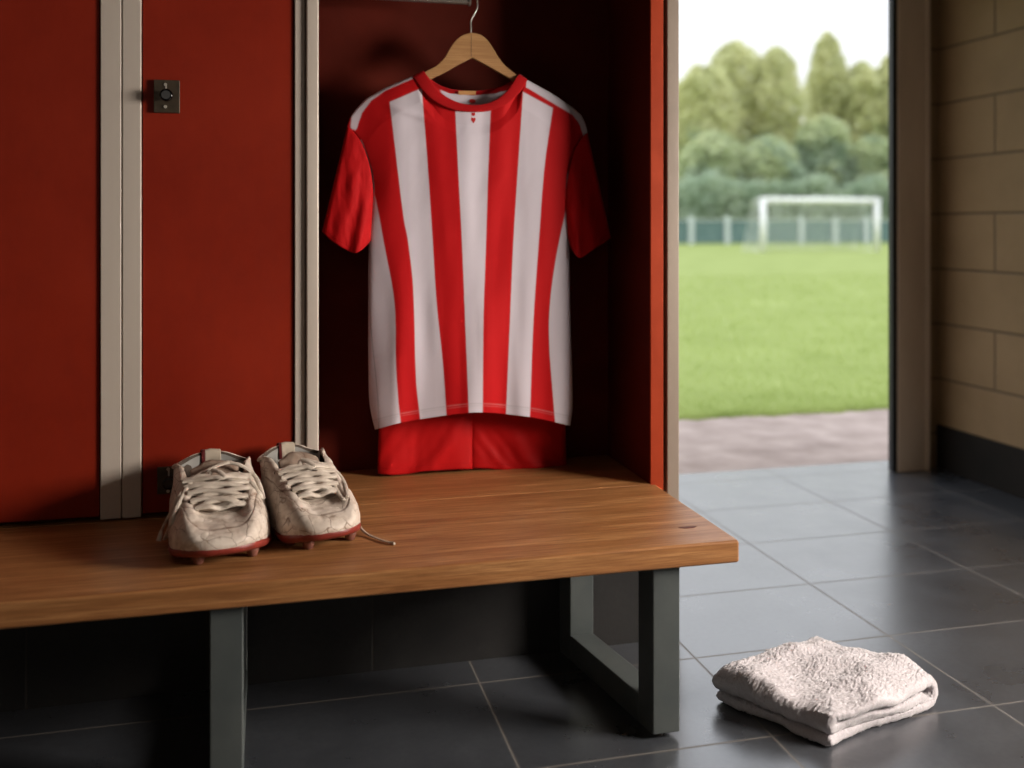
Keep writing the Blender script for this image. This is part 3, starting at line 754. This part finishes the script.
# ------------------------------------------------------------------ shorts behind the shirt
shorts = empty('football_shorts', P(472, 400, 2.86), 'plain red football shorts hanging below the striped shirt', 'shorts')
def leg(xl0, xl1, hemc, lab, sg, y0=300):
    nq, nw = 60, 80; V = []; YS = 2.862
    for i in range(nw):
        t = i/(nw-1)
        for k in range(2*nq):
            fr_ = k < nq; q = k/(nq-1) if fr_ else 1-(k-nq+.5)/nq
            hx, hy = cr(hemc, q)
            if not fr_: hy -= 3.5
            x = lerp(lerp(xl0, xl1, q), hx, t); y = lerp(y0, hy, t)
            prof = max(0, 1-abs(2*q-1)**3.)**.5
            d = prof*(.018+.003*t)
            if fr_:
                d += prof*sstep(.4, 1, t)*(.006*math.sin(q*6.5+sg+t*2)+.009*fbm(x/22+y/30*(1-2*sg), y/60, sg*3+.5, 2)+.002*fbm(x/9, y/50, 1+sg, 1))
                V.append(P(x, y, YS-d))
            else: V.append(P(x, y, YS+d*.8))
    o = mk('shorts_leg', V, grid_faces(nw, 2*nq, True), M['shorts'], shorts, True)
    s_ = o.modifiers.new('cloth', 'SOLIDIFY'); s_.thickness = .0012; s_.offset = -1
    mb = MB(); pts = []
    for k in range(nq):
        q = k/(nq-1); t = .965; hx, hy = cr(hemc, q); x = lerp(lerp(xl0, xl1, q), hx, t); y = lerp(y0, hy, t)
        prof = max(0, 1-abs(2*q-1)**3.)**.5
        d = prof*(.018+.003*t)+prof*sstep(.4, 1, t)*(.006*math.sin(q*6.5+sg+t*2)+.009*fbm(x/22+y/30*(1-2*sg), y/60, sg*3+.5, 2)+.002*fbm(x/9, y/50, 1+sg, 1))
        pts.append(P(x, y, YS-d-.0004))
    mb.tube(pts, .0006, 5).build('hem_stitch', M['rib'], o)
leg(382, 473, [(377.5, 473.5), (390, 475), (405, 474.5), (422, 471.5), (440, 470.5), (458, 469.3), (473.5, 469)], '', 0)
leg(471, 562, [(470.5, 468.5), (486, 468.5), (503, 470), (522, 469.5), (540, 468), (556, 467), (566.5, 466)], '', 1)
wv_ = []
nq = 50
for i, yy in enumerate((296, 304, 312)):
    for k in range(2*nq):
        fr_ = k < nq; q = k/(nq-1) if fr_ else 1-(k-nq+.5)/nq
        x = lerp(381.5, 562.5, q); prof = max(0, 1-abs(2*q-1)**3.)**.5; d = prof*(.0195+.001*math.sin(k*1.3))
        wv_.append(P(x, yy, 2.862-d if fr_ else 2.862+.8*d))
mk('waistband', wv_, grid_faces(3, 2*nq, True), M['rib'], shorts, True)

# ------------------------------------------------------------------ boots
def resamp(pts, a): return crx(pts, a)
def boot(heel, ang, label, L, laces_world, mirror=1, wsc=1.0, hsc=1.0):
    root = empty('football_boot', (heel[0], heel[1], BZ), label, 'boot', 'pair of worn boots on the bench')
    ca, sa = math.cos(ang), math.sin(ang)
    def W(x, y, z):
        # local: +y toe.  toe points towards -Y world, turned to +X by ang
        x *= mirror*wsc; z *= hsc; y *= L/.29
        return Vector((heel[0]+x*ca+y*sa, heel[1]-y*ca+x*sa, BZ+z))
    HW = [(0, .030), (.008, .050), (.03, .068), (.07, .076), (.12, .080), (.17, .094), (.21, .103), (.245, .098), (.27, .080), (.283, .055), (.29, .02)]
    def base(a, grow=0.):
        c, s_ = math.cos(a), math.sin(a)
        y = .145+.145*(abs(c)**.86)*(1 if c > 0 else -1)
        wdt = abs(s_)**.80
        ym = pl([(0, .080), (.07, .088), (.12, .090), (.17, .096), (.21, .101), (.29, .098)], y)
        x = (1 if s_ > 0 else -1)*wdt*ym
        # slight inward sweep of the toe
        x += -.010*sstep(.15, .29, y)
        z = .024+.018*sstep(.20, .30, y)
        return x, y, z
    TX = [(0, 0.), (.20, .028), (.36, .041), (.6, .046), (1.0, .053), (1.4, .062), (1.75, .074), (2.1, .077), (2.5, .063), (2.85, .032), (pi, 0.)]
    TY = [(0, .172), (.20, .172), (.36, .168), (.6, .150), (1.0, .112), (1.4, .078), (1.75, .052), (2.1, .026), (2.5, .008), (2.85, 0.), (pi, -.002)]
    TZ = [(0, .085), (.20, .086), (.36, .092), (.6, .106), (1.0, .131), (1.4, .153), (1.75, .158), (2.1, .148), (2.5, .150), (2.85, .163), (pi, .168)]
    def top(a):
        s_ = 1 if a <= pi else -1; aa = a if a <= pi else 2*pi-a
        return s_*crx(TX, aa), crx(TY, aa), crx(TZ, aa)
    def up(a, b):
        bx, by, bz = base(a); tx, ty, tz = top(a); bz -= .004
        ph = b*pi/2; aa = a if a <= pi else 2*pi-a
        f = 1-math.cos(ph)**1.0; h = math.sin(ph)
        # fuller toe box, straighter sides
        toe = 1-sstep(.5, 1.3, aa)
        f = lerp(lerp(b, f, .55), f, toe)
        h = lerp(lerp(b, h, .55), h**.9, toe)
        x, y, z = lerp(bx, tx, f), lerp(by, ty, f), lerp(bz, tz, h)
        # outward belly near the base
        belly = .006*math.sin(pi*min(1, b*1.6))
        n_ = Vector((bx, (by-.145)*.7)); n_.normalize()
        x += n_.x*belly; y += n_.y*belly
        # creases across the vamp
        wv = fbm(x*28, y*60, z*30+wsc)*.0028+fbm(x*90, y*90, z*90)*.0008
        z += wv*(1-.3*b); x += wv*.6
        return x, y, z
    na, nb_ = 260, 64; V = []; seam = []
    for i in range(na):
        a = 2*pi*i/na; aa = a if a <= pi else 2*pi-a
        for j in range(nb_):
            b_ = j/(nb_-1); x, y, z = up(a, b_)
            sm = 0.
            if aa < 1.15: # toe cap seam
                bl = .50+.10*sstep(.3, 1.1, aa); sm = max(sm, 1-abs(b_-bl)/.017)
            if aa < .5: sm = max(sm, (1-abs(b_-.86-.02*math.sin(aa*9))/.016)*.8)
            if .45 < aa < 1.75: # eyestay edge
                bl = lerp(.87, .60, sstep(.4, 1.2, aa)); sm = max(sm, 1-abs(b_-bl)/.015)
            if aa > 1.9: sm = max(sm, 1-abs(b_-.88)/.015)
            if abs(aa-1.85) < .2: sm = max(sm, (1-abs(aa-1.85-.12*math.sin(b_*5))/.010)*.9*(b_ < .9))
            if abs(aa-1.35) < .3: sm = max(sm, (1-abs(aa-1.22-.25*(.6-b_))/.010)*.6*(b_ < .6))
            if .42 < aa < 1.78 and b_ > lerp(.87, .60, sstep(.4, 1.2, aa)): z += .0018; x += math.copysign(.0012, x)
            if aa < 1.15 and b_ < .50+.10*sstep(.3, 1.1, aa): z += .0008; y += .0012*(1-aa/1.2)
            sm = clamp(sm)
            if sm > 0: z -= .0009*sm
            V.append(W(x, y, z)); seam.append(sm)
    F = []
    for i in range(na):
        k = (i+1) % na
        for j in range(nb_-1): F.append((i*nb_+j, k*nb_+j, k*nb_+j+1, i*nb_+j+1))
    u = mk('upper', V, F, M['leather'], root, True, attr={'seam': seam})
    s_ = u.modifiers.new('thick', 'SOLIDIFY'); s_.thickness = .0046; s_.offset = -1
    u.data.materials.append(M['lining']); s_.material_offset = 1; s_.material_offset_rim = 0
    # padded collar rim
    rim = [W(*top(lerp(1.45, 2*pi-1.45, i/80))) for i in range(81)]
    rim = [r-Vector((0, 0, .003)) for r in rim]
    MB().tube(rim, .0045, 10).build('collar_rim', M['leather'], root, smooth=True)
    # inner heel lining
    V = []
    for i in range(60):
        a = lerp(1.5, 2*pi-1.5, i/59); tx, ty, tz = top(a)
        for j in range(8):
            q = j/7; V.append(W(tx*.90*(1-.08*q), lerp(ty, .06, .09+.04*q), tz-.004-.085*q))
    mk('heel_lining', V, grid_faces(60, 8), M['lining_l'], root, True)
    # insole
    V = [W(0, .10, .052)]; n = 40
    for i in range(n):
        bx, by, bz = base(2*pi*i/n); V.append(W(bx*.86, lerp(.13, by, .88), .05))
    mk('insole', V, [(0, 1+i, 1+(i+1) % n) for i in range(n)], M['lining'], root, True)
    # tongue
    V = []; nu, nv = 26, 30
    for j in range(nv):
        t = j/(nv-1); y = lerp(.178, .058, t); zc_ = lerp(.085, .160, t**.85)+.006*math.sin(t*9)*t; hw = lerp(.046, .050, t)
        if t > .9: hw *= 1-(t-.9)*2.2
        for i in range(nu):
            q = 2*i/(nu-1)-1; V.append(W(hw*q, y+.006*q*q, zc_-.012*abs(q)**2.2+.003*fbm(q*2, t*5, 1)))
    tg = mk('tongue', V, grid_faces(nv, nu), M['tongue'], root, True)
    s_ = tg.modifiers.new('t', 'SOLIDIFY'); s_.thickness = .006; s_.offset = -1
    # heel tab
    V = []
    for i in range(16):
        a = lerp(pi-.20, pi+.10, i/15); tx, ty, tz = top(a)
        for j, (dy, dz) in enumerate(((.008, -.030), (.006, .000), (.002, .005), (-.004, .005), (-.007, .0), (-.008, -.035))):
            V.append(W(tx, ty+dy, tz+dz))
    tb = mk('heel_tab', V, grid_faces(16, 6), M['tape'], root, True); tb.modifiers.new('s', 'SOLIDIFY').thickness = .002
    V = []
    for i in range(4):
        a = lerp(pi+.10, pi+.17, i/3); tx, ty, tz = top(a)
        for j, (dy, dz) in enumerate(((.009, -.030), (.007, .000), (.003, .006), (-.005, .006), (-.008, .0), (-.009, -.035))):
            V.append(W(tx, ty+dy, tz+dz))
    tb = mk('heel_stripe', V, grid_faces(4, 6), M['tape_red'], root, True); tb.modifiers.new('s', 'SOLIDIFY').thickness = .002
    # sole plate
    V = []; n = 120; prof = [(-.006, .003), (.0015, .0035), (.003, -.002), (.002, -.009), (-.004, -.0145), (-.02, -.016)]
    for i in range(n):
        a = 2*pi*i/n; bx, by, bz = base(a); d = Vector((bx, by-.145)).normalized()
        k_ = 1
        for (o_, dz) in prof:
            V.append(W(bx+d.x*o_, by+d.y*o_, bz+dz*1.0))
    m_ = len(prof); F = []
    for i in range(n):
        k = (i+1) % n
        for j in range(m_-1): F.append((i*m_+j, k*m_+j, k*m_+j+1, i*m_+j+1))
    F.append(tuple(i*m_+m_-1 for i in range(n))); F.append(tuple(i*m_ for i in range(n)))
    mk('sole_plate', V, F, M['sole'], root, True)['label'] = 'dull red studded sole'
    # studs
    for (x, y) in ((-.050, .245), (.052, .24), (-.075, .205), (.072, .195), (-.078, .165), (.07, .165), (-.045, .055), (.045, .055), (-.045, .02), (.045, .02)):
        z = .024+.018*sstep(.20, .30, y)-.013
        MB().cyl(W(x, y, z), W(x, y, 0.0006),   .0150, .0100, n=18).build('stud', M['stud'], root, bevel=.002)
    MB().cyl(W(-.03, .235, .026), W(.035, .235, .026), .008, n=8).build('sole_bar', M['stud'], root)
    # eyelets and laces
    EA = [.50, .70, .90, 1.10, 1.30]
    def eye(k, side):
        a = EA[k] if side > 0 else 2*pi-EA[k]
        return Vector(up(a, .80))
    for k in range(5):
        for sd in (1, -1):
            p = Vector(up(EA[k] if sd > 0 else 2*pi-EA[k], .80)); q = Vector(up(EA[k]+.02 if sd > 0 else 2*pi-EA[k]-.02, .80)); c_ = Vector(up(EA[k] if sd > 0 else 2*pi-EA[k], .72))
            t1 = (q-p); t2 = (c_-p); nrm = t1.cross(t2).normalized()
            if nrm.z < 0: nrm = -nrm
            MB().cyl(W(*(p-nrm*.001)), W(*(p+nrm*.0016)), .0052, n=14).build('eyelet', M['eyelet'], root)
    ln = 0
    def lace(pts, r=.0062, flat=.5, world=False, n=46):
        q = spline([(tuple(W(*p)) if not world else tuple(p)) for p in pts], n)
        MB().tube(q, r, 10, flat=flat, up=(0, -.55, 1)).build('lace', M['lace'], root, smooth=True)
    def tz_(y): 
        t = clamp((.172-y)/(.172-.058)); return lerp(.082, .160, t**.85)
    rnd = random.Random(int(L*1000))
    for k in range(5):
        l_, r_ = eye(k, -1), eye(k, 1)
        if k == 0:
            m_ = (l_+r_)/2; m_.z = tz_(m_.y)+.012
            lace([l_+Vector((-.002, 0, .001)), l_.lerp(m_, .5)+Vector((0, .004, .006)), m_, r_.lerp(m_, .5)+Vector((0, .003, .006)), r_+Vector((.002, 0, .001))], .0074)
        if k < 4:
            for sd in (1, -1):
                a_ = eye(k, sd); b2 = eye(k+1, -sd); mm = (a_+b2)/2; mm.z = max(tz_(mm.y), mm.z)+.007+(.004 if sd > 0 else 0)
                j_ = rnd.uniform(-.003, .003)
                lace([a_+Vector((0, 0, -.001)), a_.lerp(mm, .5)+Vector((0, j_, .004)), mm, b2.lerp(mm, .5)+Vector((0, -j_, .004)), b2+Vector((sd*-.001, 0, .003))], .0072)
            # extra parallel strand gives the doubled, loose lacing
            a_ = eye(k, -1); b2 = eye(k, 1)+Vector((0, -.008, .004)); mm = (a_+b2)/2; mm.z = tz_(mm.y)+.009
            lace([a_+Vector((.004, -.004, .002)), mm+Vector((-.01, .0, .001)), mm+Vector((.01, -.003, .002)), b2], .0062)
    # slack knot strands at the top
    a_, b2 = eye(4, -1), eye(4, 1); kn = Vector((.0, a_.y+.012, tz_(a_.y)+.014))
    lace([a_, a_.lerp(kn, .5)+Vector((0, 0, .008)), kn, b2.lerp(kn, .5)+Vector((0, 0, .006)), b2], .0072)
    lace([a_+Vector((0, .006, .002)), kn+Vector((-.012, .006, .004)), kn+Vector((.004, .014, .003)), kn+Vector((.02, .01, .004)), b2+Vector((0, .012, 0))], .0068)
    lace([kn+Vector((-.016, -.004, .004)), kn+Vector((-.008, -.012, .014)), kn+Vector((.006, .004, .012)), kn+Vector((.014, .016, .004))], .006)
    off = ROOT[u.name]; bvh = BVHTree.FromPolygons([v.co+off for v in u.data.vertices], [tuple(p.vertices) for p in u.data.polygons])
    eyep = Vector((0, 0, CAMZ))
    def drape(px, py, Yf):
        t_ = P(px, py, Yf); d_ = (t_-eyep).normalized(); h_ = bvh.ray_cast(eyep, d_)
        if h_[0] is not None and h_[0].y-.006 < t_.y+.06: return h_[0]-d_*.007
        return t_
    for pts in laces_world: lace([drape(*p) for p in pts], .0054, .5, True, 90)
    return root
b1_l = [
 [(232, 462, 2.42), (222, 464, 2.41), (208, 470, 2.395), (192, 480, 2.385), (179, 497, 2.375), (169, 515, 2.37), (162, 530, 2.365), (158.5, 541, 2.36)],
 [(214, 468, 2.405), (200, 474, 2.39), (188, 486, 2.38), (178, 505, 2.37), (171, 524, 2.36), (165, 539, 2.35)],
 [(226, 462, 2.42), (240, 465, 2.41), (253, 474, 2.39), (260, 486, 2.37), (263, 498, 2.34), (257, 490, 2.33), (248, 478, 2.36), (238, 473, 2.39)],
]
lp = PF(392, 543, BZ+.004); lq = PF(378, 539, BZ+.004); lr = PF(362, 529.5, BZ+.012)
b2_l = [
 [(296, 459, 2.46), (306, 460, 2.45), (318, 463, 2.44), (330, 467, 2.435), (340, 476, 2.43), (346, 488, 2.425), (347, 497, 2.42)],
 [(300, 462, 2.45), (312, 466, 2.44), (322, 470, 2.43), (331, 480, 2.42), (338, 493, 2.41), (344, 500, 2.40)],
]
boot((-.138, 2.522), math.radians(9.2), 'worn cream football boot with red sole, left of the pair', .36, b1_l, 1, 1.13, 1.03)
r2 = boot((.043, 2.540), math.radians(19.5), 'worn cream football boot with red sole, right of the pair, lace end trailing', .335, b2_l, 1, 1.02, 1.05)
q = spline([tuple(PF(350, 512, BZ+.03)), tuple(PF(357, 522, BZ+.016)), tuple(lr), tuple(PF(369, 535, BZ+.005)), tuple(lq), tuple(PF(386, 541.5, BZ+.004)), tuple(lp)], 60)
MB().tube(q, .0031, 8, flat=.8).build('lace_end', M['lace'], r2, smooth=True)
MB().tube([lp+(lp-lq).normalized()*(-.004), lp+(lp-lq).normalized()*.008], .0034, 10).build('lace_tip', M['tape'], r2)

# ------------------------------------------------------------------ folded towel
cF, cR, cL = PF(830, 752, .0), PF(934, 705, .0), PF(714, 703, .0)
e1 = cR-cF; l1 = e1.length; e1.normalize(); e2 = cL-cF; l2 = e2.length; e2.normalize()
towel = empty('folded_towel', cF+(cR-cF)*.5+(cL-cF)*.5, 'crumpled off-white terry towel folded on the floor tiles', 'towel')
th = .0145
def section(v):
    """centre line of the folded sheet in (p,z); p measured along e1 from the open side"""
    h = lerp(.084, .092, v); pts = []
    Rr = .5*(h-2*th)
    pts += [(.006, th+.001), (l1*.3, th), (l1*.6, th), (l1-.035, th+.001)]
    for k in range(1, 8):
        t = -pi/2+pi*k/8; pts.append((l1-.035+.030*math.cos(t), h/2+(h/2-th)*math.sin(t)))
    pts += [(l1-.04, h-th), (l1*.62, h-th+.004), (l1*.3, h-th+.002), (.022, h-th)]
    zt = h-th; zb = h-3*th-.001
    for k in range(1, 6):
        t = pi/2+pi*k/6; pts.append((.020+.013*math.cos(t), (zt+zb)/2+(zt-zb)/2*math.sin(t)))
    pts += [(.03, zb), (l1*.35, zb-.001), (l1*.7, zb-.001), (l1-.055, zb)]
    return pts
def resample(pts, n):
    c = [Vector((p[0], 0, p[1])) for p in pts]
    c = [Vector(cr([tuple(q) for q in c], i/399)) for i in range(400)]
    d = [0]
    for a, b_ in zip(c, c[1:]): d.append(d[-1]+(b_-a).length)
    out = []; k = 0
    for i in range(n):
        t = d[-1]*i/(n-1)
        while k < len(d)-2 and d[k+1] < t: k += 1
        u = (t-d[k])/max(1e-9, d[k+1]-d[k]); out.append(c[k].lerp(c[k+1], clamp(u)))
    return out
nS, nV = 360, 230; V = []
NP = []
rings = []
for j in range(nV):
    v = j/(nV-1); cl = resample(section(v), nS); n = len(cl); nr_ = []
    for i, c in enumerate(cl):
        d = (cl[min(i+1, n-1)]-cl[max(i-1, 0)]).normalized(); nr_.append(Vector((-d.z, 0, d.x)))
    loop = []
    edge = min(v, 1-v)*l2
    rt = th*(.35+.65*clamp(edge/.008)**.5)
    for i in range(n): 
        tt = min(i, n-1-i)/(n-1)*.7; f = .45+.55*clamp(tt/.010)**.5
        loop.append(cl[i]+nr_[i]*rt*f*.96)
    for i in range(n-1, -1, -1):
        tt = min(i, n-1-i)/(n-1)*.7; f = .45+.55*clamp(tt/.010)**.5
        loop.append(cl[i]-nr_[i]*rt*f*.96)
    rings.append(loop)
m2 = len(rings[0])
for j, loop in enumerate(rings):
    v = j/(nV-1)
    for p in loop:
        pp, z = p.x, p.z
        hi = clamp(z/.085)
        # gentle warps : the pile slumps and the upper fold is skewed
        q = v*l2+.012*math.sin(pp*14+z*30)+.010*fbm(pp*9, z*20, 1)*(1 if v > .5 else -.6)-hi*.010
        pq = pp+.010*math.sin(v*5.+1)*hi+.012*fbm(v*3, z*18, 4)+hi*.012*(1-v)
        zz = z*(1+.30*fbm(pp*6, v*2.4, 2, 2)*hi+.09*math.exp(-((v-.85)/.25)**2-((pp-l1*.55)/.16)**2))
        zz *= 1-.06*sstep(.75, 1., v)-.22*(1-sstep(0, .3, v))*sstep(l1*.0, l1*.4, pp)*(0 if hi < .3 else .5)
        zz += .004*math.sin(v*8+pp*12)*hi*clamp((pp)/.05)
        P3 = cF+e1*pq+e2*q; P3.z = zz
        nn = mn.noise(P3*70)*.0014+mn.noise(P3*230)*.0022+mn.noise(P3*480)*.0022
        c3 = Vector((mn.noise(P3*180+Vector((9, 0, 0))), mn.noise(P3*180+Vector((0, 9, 0))), nn*300))*.0012
        P3 = P3+c3; P3.z = max(.0015, P3.z+nn)
        V.append(P3)
F = grid_faces(nV, m2, True)

ns = nS
for base_ in (0, (nV-1)*m2):
    for i in range(ns-1): F.append((base_+i, base_+i+1, base_+m2-2-i, base_+m2-1-i))
mk('towel_cloth', V, F, M['towel'], towel, True)
